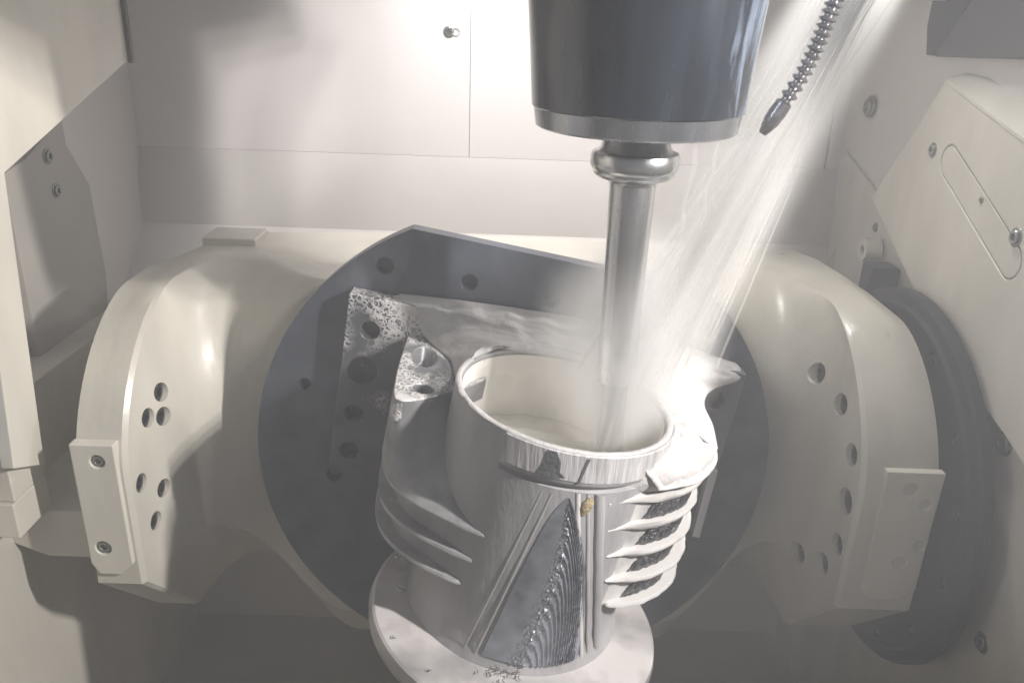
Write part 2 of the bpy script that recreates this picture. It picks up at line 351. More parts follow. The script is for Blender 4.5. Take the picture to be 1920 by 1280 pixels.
# ------------------------------------------------------------------ tilting cradle
def section(a, sgn):
    """YZ outline of the cradle at |X| = a; the left cheek stands further out than the right one"""
    a0, a1, ae = (.235, .303, .372) if sgn > 0 else (.245, .336, .380)
    t = 0 if a < a0 else min(1, (a-a0)/(a1-a0))
    yf = .05-.133*(1-sqrt(max(0, 1-t*t)))
    zt = .164-.004*min(1, max(0, (a-.2)/.1))-(.014 if sgn > 0 else .004)*min(1, max(0, (a-.345)/.025))
    q = min(1, max(0, (a-.18)/(a1-.193))); q = q*q*(3-2*q)
    rr = .006+.130*q; ee = 1+.16*q
    if a > a1: yf -= .004*min(1, (a-a1)/.004)
    yb = .24 if a < .325 else .24-(a-.325)*2.4
    pts = [(yf+rr*(1-max(0, cos(pi/2*i/16))**ee), zt-rr+rr*max(0, sin(pi/2*i/16))**ee) for i in range(17)]
    zb = -.232+.124*q
    P = [(yf+.05+.05*q, zb-.07-.02*q), (yf, zb+.016*q)] + [(yf, zb+(zt-rr-zb)*k/5) for k in (1, 2, 3, 4)] + pts + [(yb-.004, zt), (yb, zt-.004), (yb, zb-.10)]
    return [(sgn*a, y, z) for y, z in P]
def xs(sgn):
    a0, a1, ae = (.235, .303, .372) if sgn > 0 else (.245, .336, .380)
    L = [0, .1, .17, .18, .19, .2, .21, .22, .23]
    L += [a0+(a1-a0)*sin(pi/2*i/14) for i in range(15)]
    L += [a1+.004] + [a1+.004+(ae-a1-.004)*k/4 for k in (1, 2, 3, 4)]
    return [x for k, x in enumerate(L) if k == 0 or x > L[k-1]+1e-5]
def cradle_mesh():
    bm = bmesh.new(); rs = [section(a, -1) for a in reversed(xs(-1)[1:])]+[section(a, 1) for a in xs(1)]
    return rings(bm, rs, True, True, True)
cr = thing('trunnion_cradle', 'cream enamelled tilting cradle with bolt holes on both cheeks behind the dark table', 'machine cradle', (0, .14, -.3))
body = obj('cradle_body', cradle_mesh(), CREAM2, cr, smooth=24)
RH = [(.0223, .0968), (-.0219, .0855), (-.058, .0535), (-.0655, .0098), (-.0670, -.0358), (-.0498, -.07), (-.0106, -.0867)]
LH = [(-.0185, .0725), (-.0425, .058), (-.0235, .050), (-.068, .005), (-.038, -.019), (-.055, -.044)]
def rholes(bm):
    for k, (y, z) in enumerate(RH): lathe(bm, [(.0105 if k != 3 else .0125, -.07), (.0105 if k != 3 else .0125, .018)], (.303, y, z), 'x', 24)
    for k, (y, z) in enumerate(LH): lathe(bm, [(.0090, -.018), (.0090, .07)], (-.336, y, z), 'x', 24)
bpy.context.view_layer.update()
def surf(y, z, sg):
    o_ = WLOC[cr.name]; ok, p, n_, i_ = body.ray_cast(Vector((sg*.22, y, z))-o_, Vector((sg, 0, 0)))
    return abs(p.x+o_.x) if ok else .30
RX = [surf(y, z, 1) for y, z in RH]; LX = [surf(y, z, -1) for y, z in LH]
cut(body, rholes, 24)
bm = bmesh.new(); box(bm, -.352, -.292, .175, .225, .158, .168); obj('stop_block', bm, CREAM2, cr, bevel=.002)
BM_ = mat('hole_shade', (.06, .06, .065), .35, .8, .1, 300, .3, 60)
def plug(x, y, z, sg, r):
    bm = bmesh.new(); lathe(bm, [(r, 0), (r, sg*.004), (r*.55, sg*.0045), (r*.5, sg*.001)], (x, y, z), 'x', 20); obj('bolt', bm, BM_, cr, smooth=35)  # dark plug added so the lit hole looks shaded inside
for k, (y, z) in enumerate(RH): plug(RX[k]+.0075, y, z, -1, .0093 if k != 3 else .011)
for k, (y, z) in enumerate(LH): plug(-LX[k]-.0062, y, z, 1, .0087)
# flat plates on the fronts of the two arms
def armplate(x0, x1, z0, z1, y, holes, slots=()):
    bm = bmesh.new(); c = .012
    prism(bm, [(x0, z1), (x0, z0+c), (x0+c*.6, z0), (x1-c, z0), (x1, z0+c), (x1, z1)], lambda x, z: (x, y, z), lambda x, z: (x, -.08, z))
    p = obj('arm_plate', bm, CREAM, cr, bevel=.0015)
    def h(bm):
        for hx, hz, r in holes: lathe(bm, [(r, -.02), (r, .008)], (hx, y, hz), 'y', 24)
    cut(p, h); return p
armplate(-.381, -.3425, -.079, .056, -.0915, [(-.3585, .0395, .0062), (-.367, -.050, .0068)])
screw(cr, (-.3585, -.0875, .0395), (0, -1, 0), .0052); screw(cr, (-.367, -.0875, -.050), (0, -1, 0), .0058)
armplate(.322, .3725, -.080, .055, -.0885, [(.3455, .0375, .0062), (.351, -.0385, .0062), (.361, .0225, .005), (.3655, -.020, .005)])

# dark flange ring on the right hand bearing
fr = thing('bearing_flange', 'dark grey round flange disc against the cream wall on the right', 'flange', (.39, .03, 0))
bm = bmesh.new(); RC = (.0, .060, -.028)
lathe(bm, [(.165, .4155), (.165, .4005), (.192, .400), (.1935, .399), (.1935, .390), (.191, .3875), (.181, .3865), (.178, .383), (.05, .383)], RC, 'x', 128)
r1 = obj('flange_disc', bm, SEAL, fr, smooth=30)
RS = [112, 140, 163, 186, 214, 240]
def fh(bm):
    for a in RS: lathe(bm, [(.0052, -.01), (.0052, .006)], (.383, .060+.167*cos(radians(a)), -.028+.167*sin(radians(a))), 'x', 20)
cut(r1, fh)
for a in RS: screw(fr, (.388, .060+.167*cos(radians(a)), -.028+.167*sin(radians(a))), (-1, 0, 0), .0042)
bm = bmesh.new(); box(bm, .384, .415, .155, .185, .11, .165); obj('seal_block', bm, SEAL, fr, bevel=.003)

# ------------------------------------------------------------------ rotary table
rt = thing('rotary_table', 'dark steel round table standing upright with one edge cut straight and a row of holes', 'machine table', (0, 0, 0))
RT, FL, TH = .25, .2105, .017
a1 = math.acos(FL/RT)
def tpts(R, fl, n=120):
    a = math.acos(fl/R); return [(R*sin(a+(2*pi-2*a)*i/n), R*cos(a+(2*pi-2*a)*i/n)) for i in range(n+1)]
bm = bmesh.new(); prism(bm, tpts(RT, FL), lambda u, v: DV(u, v, 0), lambda u, v: DV(u, v, -TH))
tb = obj('table_plate', bm, DISC, rt, bevel=.0008)
TH_H = [(-.1532, .1721, .0078), (-.0765, .1725, .0075), (0, .1725, .0075), (.0765, .1722, .0075), (.1524, .1714, .0078), (-.17, -.052, .008), (.19, -.062, .008), (-.21, .04, .006)]
def th(bm):
    for u, v, r in TH_H: lathe(bm, [(r, -.012), (r, .01)], (u, v, 0), 'z', 28, D4)
cut(tb, th)
bm = bmesh.new(); lathe(bm, [(.16, -TH-.05), (.16, -TH)], (0, 0, 0), 'z', 96, D4, cap0=False, cap1=False); obj('table_hub', bm, CREAM2, rt, smooth=30)

# ------------------------------------------------------------------ fixture plate on the table
fp = thing('fixture_plate', 'square grey mounting plate bolted to the dark round table, speckled with foam', 'plate', DV(0, .06, .01))
bm = bmesh.new(); prism(bm, [(-.178, .147), (.187, .147), (.193, -.026), (-.1735, -.028)], lambda u, v: DV(u, v, .0005), lambda u, v: DV(u, v, .020))
pl = obj('plate_body', bm, PLATE, fp, bevel=.0012)
PH = [(-.155, .1158, .0085), (-.156, .0754, .0135), (-.158, .0303, .0085), (-.1566, -.010, .009), (.1663, .1158, .0088), (.160, .0687, .0085), (.168, .02, .008)]
def ph(bm):
    for u, v, r in PH: lathe(bm, [(r, .004), (r, .03)], (u, v, 0), 'z', 28, D4)
cut(pl, ph)
bm = bmesh.new(); prism(bm, [(.188, .05), (.193, -.026), (.185, -.026), (.180, .05)], lambda u, v: DV(u, v, .0205), lambda u, v: DV(u, v, .031)); obj('side_rail', bm, CAST, fp, bevel=.001)

# ------------------------------------------------------------------ workpiece
U, Wc, R = .0135, .127, .0860
wp = thing('pump_housing', 'aluminium housing casting with an open barrel and side fins being milled on the plate', 'workpiece', DV(U, -.06, .08))
def cyl(prof, n=128, c=(U, Wc), cap0=True, cap1=True, bm=None, a0=0):
    """prof (radius, v): ring about the barrel axis (local v)"""
    bm = bm or bmesh.new(); rs = []
    for r, v in prof: rs.append([DV(c[0]+r*cos(2*pi*i/n), v, c[1]+r*sin(2*pi*i/n)) for i in range(n)])
    return rings(bm, rs, True, cap0, cap1)
VR = .1393
def lipf(a):
    """0..1 weight of the thickened rim band: only round the front right of the barrel (a = angle from +u)"""
    d = (math.degrees(a)+180) % 360-180
    return max(0, min(1, (d-(-5))/12))*max(0, min(1, (122-d)/3))
def cyla(prof, n=192):
    rs = []
    for r, v, l in prof: rs.append([DV(U+(r+l*lipf(2*pi*i/n))*cos(2*pi*i/n), v, Wc+(r+l*lipf(2*pi*i/n))*sin(2*pi*i/n)) for i in range(n)])
    return rings(bmesh.new(), rs, True, False, False)
bar = obj('barrel', cyla([(R-.002, -.0575, 0), (R-.001, -.02, 0), (R, .1085, 0), (R, .1095, -.0030), (R, .1135, -.0030), (R, .1142, .0010), (R, .1165, .0018), (R, VR-.0008, .0018), (R-.0008, VR, .0018), (R-.0046, VR, 0), (R-.0053, VR-.001, 0), (R-.0053, .06, 0)]), CAST, wp, smooth=30)
bm = bmesh.new(); rs = []
for v_ in (-.03, .03, .09, .12, VR-.003):
    rs.append([DV(U+(R-.0057)*cos(2*pi*i/96), v_, Wc+(R-.0057)*sin(2*pi*i/96)) for i in range(96)])
obj('bore', rings(bm, rs), POOL, wp, smooth=60)
BAND = mat('rim_band', (.46, .45, .45), .60, .05, .5, 60, .30, 40, anis=(6, 6, .5))
bm = bmesh.new(); rs = []
for v_, dr in ((.1170, .0015), (.1178, .0024), (.1300, .0024), (.1384, .0024), (.1390, .0016)):
    rs.append([DV(U+(R+dr)*cos(radians(a_)), v_, Wc+(R+dr)*sin(radians(a_))) for a_ in [6+114.5*q/90 for q in range(91)]])
band = obj('rim_band', rings(bm, rs, False), BAND, wp, smooth=40)
bm = bmesh.new(); rs = []   # thin white bead of foam lying on the front of the rim
for q in range(121):
    a_ = radians(-40+245*q/120); c_ = R-.0022; row = []
    for i in range(8):
        t_ = 2*pi*i/8; rr = c_+.0024*cos(t_)*(1+.25*noise.noise((q*.25, i, 0))); row.append(DV(U+rr*cos(a_), VR-.0001+.0010*sin(t_)*(1+.5*noise.noise((q*.2, 5, i))), Wc+rr*sin(a_)))
    rs.append(row)
obj('rim_foam', rings(bm, rs, True, True, True), FOAM, wp, smooth=70)
# broken-out notch and a thin slit in the band: dark inlaid pieces
def inlay(pts, name, m, dr=.0027):
    bm = bmesh.new(); prism(bm, pts, lambda u, v: DV(u, v, rim_on(u, R+dr)), lambda u, v: DV(u, v, rim_on(u, R-.002))); return obj(name, bm, m, wp)
def rim_on(u, r=R): return Wc+sqrt(max(0, r*r-(u-U)**2))
inlay([(-.002, VR-.0015), (.004, VR-.001), (.0085, VR-.008), (.0095, VR-.016), (.014, VR-.019), (.004, VR-.0225), (-.006, VR-.021), (-.003, VR-.012)], 'notch', CASTD, .0030)
inlay([(.0258, VR-.002), (.0280, VR-.002), (.0248, VR-.0225), (.0232, VR-.0225)], 'slit', CASTD, .0029)
# outlines (u, w) of one side; i runs from the tip on the barrel round to the back
RIGHT = [(.060, .194), (.079, .189), (.098, .181), (.115, .168), (.129, .153), (.139, .135), (.144, .115), (.145, .09), (.142, .06), (.138, .024)]
LEFT = [(-.030, .2005), (-.048, .195), (-.068, .186), (-.088, .174), (-.104, .158), (-.114, .138), (-.119, .115), (-.121, .09), (-.121, .06), (-.121, .024)]
def smoothline(P, k=5):
    out = []
    for i in range(len(P)-1):
        p0 = P[max(0, i-1)]; p1 = P[i]; p2 = P[i+1]; p3 = P[min(len(P)-1, i+2)]
        for j in range(k):
            t = j/k; out.append(tuple(.5*((2*p1[d])+(-p0[d]+p2[d])*t+(2*p0[d]-5*p1[d]+4*p2[d]-p3[d])*t*t+(-p0[d]+3*p1[d]-3*p2[d]+p3[d])*t**3) for d in (0, 1)))
    out.append(P[-1]); return out
def fin(side, v, th, m, name='fin', du=0, sx=1., wob=0., tipu=None, seed=0):
    P = [list(p) for p in (RIGHT if side > 0 else LEFT)]
    if tipu is not None: P[0] = [tipu, rim_on(tipu)+.0003]
    L = smoothline(P)
    L = [(U+(u-U)*(sx if k > 5 else 1)+du*min(1, k/12), w) for k, (u, w) in enumerate(L)]
    inner = [(U+side*(.035), .03), (U+side*.05, .10)]
    tip = L[0]
    a0 = atan2(tip[1]-Wc, tip[0]-U)
    n = len(L); rs = [[], [], [], []]
    tt = atan2(.024-Wc, side*.03)
    ae = -.15 if side > 0 else pi+.15
    bm = bmesh.new(); q = []
    for k, (u, w) in enumerate(L):
        a = a0+(ae-a0)*k/(n-1); iu, iw = U+(R-.004)*cos(a), Wc+(R-.004)*sin(a)
        nz = wob*noise.noise((k*.45+seed, v*90, side*3.1))
        dv = -.004*sin(pi*min(1, k/n*1.1))*0
        t_ = th*(.35+.65*min(1, k/8)) if side > 0 else th*(1.25 if k < 14 else max(.55, 1.25-(k-14)*.05))
        du_, dw_ = u-iu, w-iw; ln = max(1e-4, hypot(du_, dw_)); u2, w2 = u+du_/ln*nz, w+dw_/ln*nz
        q.append([DV(iu, v+t_*.5, iw), DV(u2-du_/ln*min(ln*.5, .0015), v+t_*.5, w2-dw_/ln*min(ln*.5, .0015)), DV(u2, v+t_*.1, w2), DV(u2, v-t_*.2, w2), DV(u2-du_/ln*min(ln*.5, .002), v-t_*.5, w2-dw_/ln*min(ln*.5, .002)), DV(iu, v-t_*.5, iw)])
    rings(bm, q, True, True, True)
    return obj(name, bm, m, wp, smooth=40)
# core behind the fins: recess wall, set in from the fin edges
def core(side, v0, v1, inset, m, name):
    P = smoothline(RIGHT if side > 0 else LEFT); bm = bmesh.new(); n = len(P); rs = [[] for _ in range(9)]
    for j in range(9):
        v = v0+(v1-v0)*j/8
        for k, (u, w) in enumerate(P):
            f = min(1, k/14); ins = inset*f
            iu, iw = u-U, w-Wc; ln = hypot(iu, iw)
            s = (ln-ins-.0008)/ln
            nz = .0010*noise.noise((u*160, v*160, w*160))
            rs[j].append(DV(U+iu*s+nz, v, Wc+iw*s+nz))
    rings(bm, rs, False); return obj(name, bm, m, wp, smooth=60)
core(1, -.001, .116, .010, RIB, 'fin_root'); core(-1, -.001, .055, .014, CAST, 'fin_root')
for k, (v, du, sx) in enumerate([(.0985, -.001, 1.0), (.0742, -.0015, 1.), (.0495, .0005, 1.0), (.0245, .003, 1.), (-.0005, .004, .99)]):
    fin(1, v, .0058, RIB, 'fin', du, sx, .0012, .052+k*.0058, k*3.3)
for k, v in enumerate([.0505, .0250, .0010]):
    fin(-1, v, .0034, CAST, 'fin', .001*k, 1., .0006, -.030-.004*k, k*2.)
# dark chip patches in the gaps between the right-hand fins
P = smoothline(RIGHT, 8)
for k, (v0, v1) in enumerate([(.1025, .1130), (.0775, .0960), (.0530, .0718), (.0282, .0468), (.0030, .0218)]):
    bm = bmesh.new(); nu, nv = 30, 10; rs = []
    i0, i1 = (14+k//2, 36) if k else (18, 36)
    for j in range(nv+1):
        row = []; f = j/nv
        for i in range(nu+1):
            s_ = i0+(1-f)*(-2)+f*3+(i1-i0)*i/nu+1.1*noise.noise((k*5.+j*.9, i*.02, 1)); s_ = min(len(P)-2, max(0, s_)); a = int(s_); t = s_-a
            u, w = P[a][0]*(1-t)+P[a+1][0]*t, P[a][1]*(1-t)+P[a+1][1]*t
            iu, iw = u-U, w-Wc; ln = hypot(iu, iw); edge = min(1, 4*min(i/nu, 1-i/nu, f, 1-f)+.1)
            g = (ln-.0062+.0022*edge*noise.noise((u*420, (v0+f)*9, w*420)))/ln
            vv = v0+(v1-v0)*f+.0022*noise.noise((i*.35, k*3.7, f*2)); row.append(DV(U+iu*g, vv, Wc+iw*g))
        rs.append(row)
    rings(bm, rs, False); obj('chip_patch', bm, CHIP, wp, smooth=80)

# upper deck: the thick flange round the back and both sides
TOPL = [(-.0712, .116), (-.078, .123), (-.085, .131), (-.093, .138), (-.102, .145), (-.110, .148), (-.1155, .143), (-.1185, .122), (-.1205, .08), (-.121, .010)]
A_ = smoothline(LEFT); B_ = smoothline(TOPL); bm = bmesh.new(); rs = []
for j in range(15):
    t = j/14; v = .0515+(.1185-.0515)*t; q = (1-t)**1.5
    rs.append([DV(a[0]*q+b_[0]*(1-q), v, a[1]*q+b_[1]*(1-q)) for a, b_ in zip(A_, B_)])
rings(bm, rs, False); obj('shoulder', bm, ROUGHC, wp, smooth=50)
bm = bmesh.new(); prism(bm, B_[::2]+[(U-.06, .012), (U-.06, .08), (U-.076, .105)], lambda u, w: DV(u, .100, w), lambda u, w: DV(u, .1195, w))
dl = obj('left_deck', bm, DECK, wp, bevel=.0015)
def dh(bm):
    rs = []
    for v, s in ((.104, .9), (.13, 1.0)): rs.append([DV(-.0955+.0085*s*cos(2*pi*i/28), v, .121+.0085*s*sin(2*pi*i/28)) for i in range(28)])
    rings(bm, rs, True, True, True); rs = []
    for v, s in ((.106, .55), (.13, 1.05)): rs.append([DV(-.1015+.013*s*cos(2*pi*i/28), v, .060+.026*s*sin(2*pi*i/28)) for i in range(28)])
    rings(bm, rs, True, True, True)
cut(dl, dh)
# back block joining barrel, fins and plate
bm = bmesh.new(); prism(bm, [(-.119, .021), (.137, .021), (.137, .040), (-.116, .040)], lambda u, w: DV(u, -.02, w), lambda u, w: DV(u, .1165, w)); obj('back_block', bm, DECK, wp, bevel=.003)
# right deck, under the foam
bm = bmesh.new(); RO = smoothline(RIGHT); nr = len(RO); rs = []
for v, o in ((.104, -.004), (.110, .0005), (.118, .0015), (.1225, -.001), (.123, -.02)):
    row = []
    for k, (u, w) in enumerate(RO):
        iu, iw = u-U, w-Wc; ln = hypot(iu, iw); s = (ln+o*min(1, k/6)+.0012*noise.noise((k*.5, v*40, 0)))/ln; s = max(s, (R-.003)/ln); row.append(DV(U+iu*s, v, Wc+iw*s))
    rs.append(row)
rs.append([DV(U+(R-.003)*cos(atan2(w-Wc, u-U)), .1232, Wc+(R-.003)*sin(atan2(w-Wc, u-U))) for u, w in RO])
rings(bm, rs, False); rd = obj('right_deck', bm, FOAM, wp, smooth=60)

# bottom flange
fc = (.0165, .140)
obj('base_flange', cyl([(.05, -.0745), (.117, -.0745), (.1225, -.072), (.1232, -.0665), (.1215, -.060), (.1195, -.0585), (.05, -.0585)], 128, fc), FLN, wp, smooth=30)
obj('neck', cyl([(.092, -.0582), (.0885, -.048), (.0875, -.03), (.0875, .0)], 96, (U, Wc-.004), cap0=False, cap1=False), CAST, wp, smooth=40)

# machined triangular face with nested tool marks on the front of the barrel
def face_uv(s, t):
    """s 0 left..1 right, t 0 bottom..1 top"""
    ul = -.011+(.0135+.011)*t+.0065*t**14 - .001*sin(pi*t)
    ur = .0655+(.0245-.0655)*t**1.15-.003*t**14+.007*sin(pi*t)**1.0*(t**.3)
    v = -.050+(.103+.050)*t
    return ul+(ur-ul)*s, v
bm = bmesh.new(); NS, NT = 150, 260; rs = []
for j in range(NT+1):
    t = j/NT; row = []
    for i in range(NS+1):
        s = i/NS; u, v = face_uv(s, t)
        w = rim_on(u)
        # nested arcs: phase grows down the face and away from its right edge
        c_ = .70-.30*(1-t)                      # crest of the nested arcs wanders left towards the foot
        xr = s-c_
        ph = 15*(t+(3.0*xr*xr+.25*xr if xr > 0 else 2.0*xr*xr))
        fade = (1 if xr > 0 else max(0, 1+xr/.16))
        rid = (.5+.5*sin(ph*2*pi))**2*fade*(.75+.5*noise.noise((u*300, v*300, 0)))
        rag = max(0, noise.noise((u*520, v*520, 3.)))*max(0, 1-abs(xr+.04)/.16)*1.6
        e = min(1, 12*min(s, 1-s, 1-t+.02))
        row.append(DV(u+ (0), v, w+.0004+e*(.0022*rid+.0016*rag)))
    rs.append(row)
rings(bm, rs, False); TRI = mat('tool_marked_face', (.31, .33, .37), .34, .6, .05, 500, .3, 60, detail=6)
obj('milled_face', bm, TRI, wp, smooth=80)
# long straight beads along the barrel, right of the milled face
def bead(pts, r, m, name='bead'):
    bm = bmesh.new(); rs = []
    for (u, v, rr) in pts:
        w = rim_on(u); n_ = Vector((u-U, 0, w-Wc)).normalized(); tn = Vector((n_.z, 0, -n_.x))
        row = []
        for i in range(9):
            a = pi*i/8; p = Vector((u, v, w-.0004))+tn*(cos(a)*r*rr)+n_*(sin(a)*r*rr*.6); row.append(D4 @ p)
        rs.append(row)
    rings(bm, rs, False); return obj(name, bm, m, wp, smooth=70)
for (ua, ub, r, m) in ((.0262, .0700, .0020, RIB), (.0335, .0755, .0016, CAST), (.0425, .0835, .0042, CAST)):
    bead([(ua+(ub-ua)*(1-k/24)**1.02+.0006*noise.noise((k*.4, ua*99, 0)), -.054+(.108+.054)*k/24, 1-.3*(k == 0)-.0*k) for k in range(25)], r, m)
for (ua, ub, r, m) in ((.0085, -.0160, .0012, CAST), (.0015, -.0250, .0010, CAST)):
    bead([(ua+(ub-ua)*k/24, -.052+(.104+.052)*(1-k/24), 1) for k in range(25)], r, m)
bead([(.0345+.0002*k, .090+.0022*k, .35+.65*sin(pi*(k+.5)/8)+.15*sin(k*3)) for k in range(8)], .0046, STAIN, 'rusty_boss')
bm = bmesh.new()

# ------------------------------------------------------------------ foam and coolant
def patch(rows, name, m, label, cat, amp=.002, sc=60, nsub=10, kind='stuff', edge=True, par=None):
    """smooth sheet through a grid of control points, with lumpy foam relief"""
    nr, nc = len(rows), len(rows[0]); G = []
    def cr_(a, b_, c, d, t): return .5*((2*b_)+(-a+c)*t+(2*a-5*b_+4*c-d)*t*t+(-a+3*b_-3*c+d)*t**3)
    dense = []
    for r in rows:
        out = []
        for i in range(nc-1):
            for k in range(nsub): out.append(cr_(Vector(r[max(0, i-1)]), Vector(r[i]), Vector(r[i+1]), Vector(r[min(nc-1, i+2)]), k/nsub))
        out.append(Vector(r[-1])); dense.append(out)
    for i in range(nr-1):
        for k in range(nsub):
            G.append([cr_(dense[max(0, i-1)][c], dense[i][c], dense[i+1][c], dense[min(nr-1, i+2)][c], k/nsub) for c in range(len(dense[0]))])
    G.append(dense[-1]); n1, n2 = len(G), len(G[0])
    bm = bmesh.new(); rs = []
    for i, r in enumerate(G):
        row = []
        for j, p in enumerate(r):
            e = 1 if not edge else min(1, min(i, j, n1-1-i, n2-1-j)/4)
            h = amp*e*(noise.noise(Vector(p)*sc)+.45*noise.noise(Vector(p)*sc*2.7)+.2*noise.noise(Vector(p)*sc*7))
            row.append(DV(p[0]+h*.2, p[1]+h, p[2]+h*.8))
        rs.append(row)
    rings(bm, rs, False); o = obj(name, bm, m, par, smooth=80); d = o.modifiers.new('s', 'SOLIDIFY'); d.thickness = .002; d.offset = -1
    if label: tag(o, label, cat, kind=kind)
    return o
# thick band of foam along the top of the mounting plate, running down behind the barrel on to the right deck
patch([[(-.135, .1505, .004), (-.08, .156, .004), (-.02, .160, .004), (.06, .162, .004), (.13, .156, .004), (.180, .150, .003)],
       [(-.140, .1475, .012), (-.08, .153, .014), (-.02, .157, .018), (.06, .158, .022), (.13, .153, .022), (.183, .1475, .014)],
       [(-.120, .1475, .020), (-.07, .150, .022), (-.02, .151, .026), (.06, .150, .030), (.13, .144, .034), (.180, .1405, .0235)],
       [(-.112, .130, .0225), (-.065, .143, .026), (-.015, .146, .032), (.055, .146, .038), (.12, .138, .044), (.158, .130, .030)],
       [(-.100, .1215, .032), (-.060, .139, .036), (-.012, .1435, .040), (.048, .1435, .044), (.103, .138, .064), (.146, .1255, .055)],
       [(-.080, .1215, .060), (-.052, .140, .064), (-.010, .1425, .0455), (.040, .1425, .0475), (.087, .1415, .084), (.146, .124, .092)],
       [(-.0735, .1215, .092), (-.0655, .1385, .092), (-.040, .1410, .0605), (.064, .1410, .0575), (.0955, .1405, .110), (.143, .121, .128)],
       ], 'foam_bank', FOAM, 'thick white coolant foam banked over the mounting plate and casting behind the barrel', 'foam', .0030, 55)
patch([[(.092, .1405, .095), (.115, .136, .096), (.1465, .122, .090)], [(.0975, .1400, .125), (.118, .134, .126), (.1455, .117, .118)],
       [(.094, .139, .150), (.110, .130, .150), (.140, .115, .143)], [(.0845, .137, .172), (.096, .127, .171), (.122, .111, .169)],
       [(.069, .130, .1925), (.077, .121, .192), (.088, .109, .190)]], 'foam_bank', FOAM, 'white coolant foam lobe lying on the right shoulder of the casting', 'foam', .0055, 75)
# curled swarf lying at the foot of the milled face and here and there on the flange
bm = bmesh.new(); rr_ = random.Random(4)
for k in range(32):
    if k < 26: cu, cw = .006+rr_.gauss(0, .010), .214+abs(rr_.gauss(0, .006))
    else:
        a_ = rr_.uniform(-.4, 3.6); d_ = rr_.uniform(.096, .114); cu, cw = .0165+d_*cos(a_), .140+d_*sin(a_)
    r0, ph_, ln_, hz = rr_.uniform(.0010, .0030), rr_.uniform(0, 6), rr_.uniform(1.5, 4.5), rr_.uniform(.0002, .0012)
    rs = []
    for i in range(13):
        t = i/12; an_ = ph_+ln_*t; c_ = (cu+r0*cos(an_), -.0568+hz*i*.35*(k < 26), cw+r0*sin(an_)); w_ = .00035*(.4+sin(pi*t))
        rs.append([DV(c_[0]+w_*cos(an_), c_[1], c_[2]+w_*sin(an_)), DV(c_[0], c_[1]+w_*1.6, c_[2]), DV(c_[0]-w_*cos(an_), c_[1], c_[2]-w_*sin(an_)), DV(c_[0], c_[1]-w_, c_[2])])
    rings(bm, rs, True, True, True)
tag(obj('swarf', bm, STEEL, smooth=60), 'small curled metal chips on the flange at the foot of the milled face', 'swarf', kind='stuff')
# milky coolant standing in the barrel
bm = bmesh.new(); rs = []
for k in range(24):
    r = .0001+(R-.0060)*k/23; rs.append([DV(U+r*cos(2*pi*i/72), -.0+.078+.02*(r*sin(2*pi*i/72))/R*0+.0035*noise.noise((r*cos(2*pi*i/72)*40, r*sin(2*pi*i/72)*40, 1))+.012*math.exp(-((r*cos(2*pi*i/72)-.04)**2+(r*sin(2*pi*i/72)+.01)**2)/.0006), Wc+r*sin(2*pi*i/72)) for i in range(72)])
rings(bm, rs, True, False, False); tag(obj('coolant_pool', bm, POOL, smooth=80), 'milky coolant churning inside the open barrel', 'coolant', kind='stuff')

# ------------------------------------------------------------------ spindle and tool
SX, SY = .0755, -.12
sp = thing('spindle_head', 'dark blue tapered spindle head with a silver nose ring, above the tool', 'spindle', (SX, SY, .338))
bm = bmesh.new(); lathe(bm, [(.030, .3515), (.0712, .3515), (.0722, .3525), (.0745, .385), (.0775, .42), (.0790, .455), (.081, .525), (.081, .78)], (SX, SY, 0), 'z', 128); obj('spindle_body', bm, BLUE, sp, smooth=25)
bm = bmesh.new(); lathe(bm, [(.026, .3385), (.0665, .338), (.0690, .3395), (.0708, .3515)], (SX, SY, 0), 'z', 128); obj('nose_ring', bm, NOSE, sp, smooth=25)
bm = bmesh.new(); lathe(bm, [(.0775, .4205), (.0783, .4215), (.0783, .4235), (.0778, .4245)], (SX, SY, 0), 'z', 128, cap0=False, cap1=False)
bm.free()
bm = bmesh.new(); box(bm, -.012, .158, -.26, -.03, .478, .80); obj('housing', bm, BLUE, sp, bevel=.004)
th_ = thing('tool_holder', 'bright steel tool holder with a grooved collar and long straight shank, running into the barrel', 'tool holder', (.0775, SY, .30))
TX = .0773
bm = bmesh.new(); lathe(bm, [(.020, .3375), (.0225, .335), (.0245, .326), (.0265, .3235), (.0300, .3225), (.0312, .3195), (.0312, .3135), (.0300, .311), (.0285, .3095), (.0285, .3075), (.0265, .3055), (.020, .303), (.0172, .3015), (.0168, .300)], (TX, SY, 0), 'z', 96); obj('collar', bm, STEEL, th_, smooth=28)
bm = bmesh.new(); lathe(bm, [(.0164, .3005), (.0160, .28), (.0150, .23), (.0146, .195), (.0150, .193), (.0150, .150), (.0142, .148)], (TX, SY, 0), 'z', 96); obj('shank', bm, STEEL, th_, smooth=28)
ct = thing('milling_cutter', 'slim fluted milling cutter at the foot of the shank, veiled by spray', 'cutter', (TX, SY, .12))
bm = bmesh.new(); rs = []
for k in range(40):
    z = .1478-.075*k/39; rs.append([(TX+(.0105-.0028*max(0, sin(4*(2*pi*i/48)+k*.16)))*cos(2*pi*i/48), SY+(.0105-.0028*max(0, sin(4*(2*pi*i/48)+k*.16)))*sin(2*pi*i/48), z) for i in range(48)])
rings(bm, rs, True, True, True); obj('flutes', bm, CARB, ct, smooth=30)

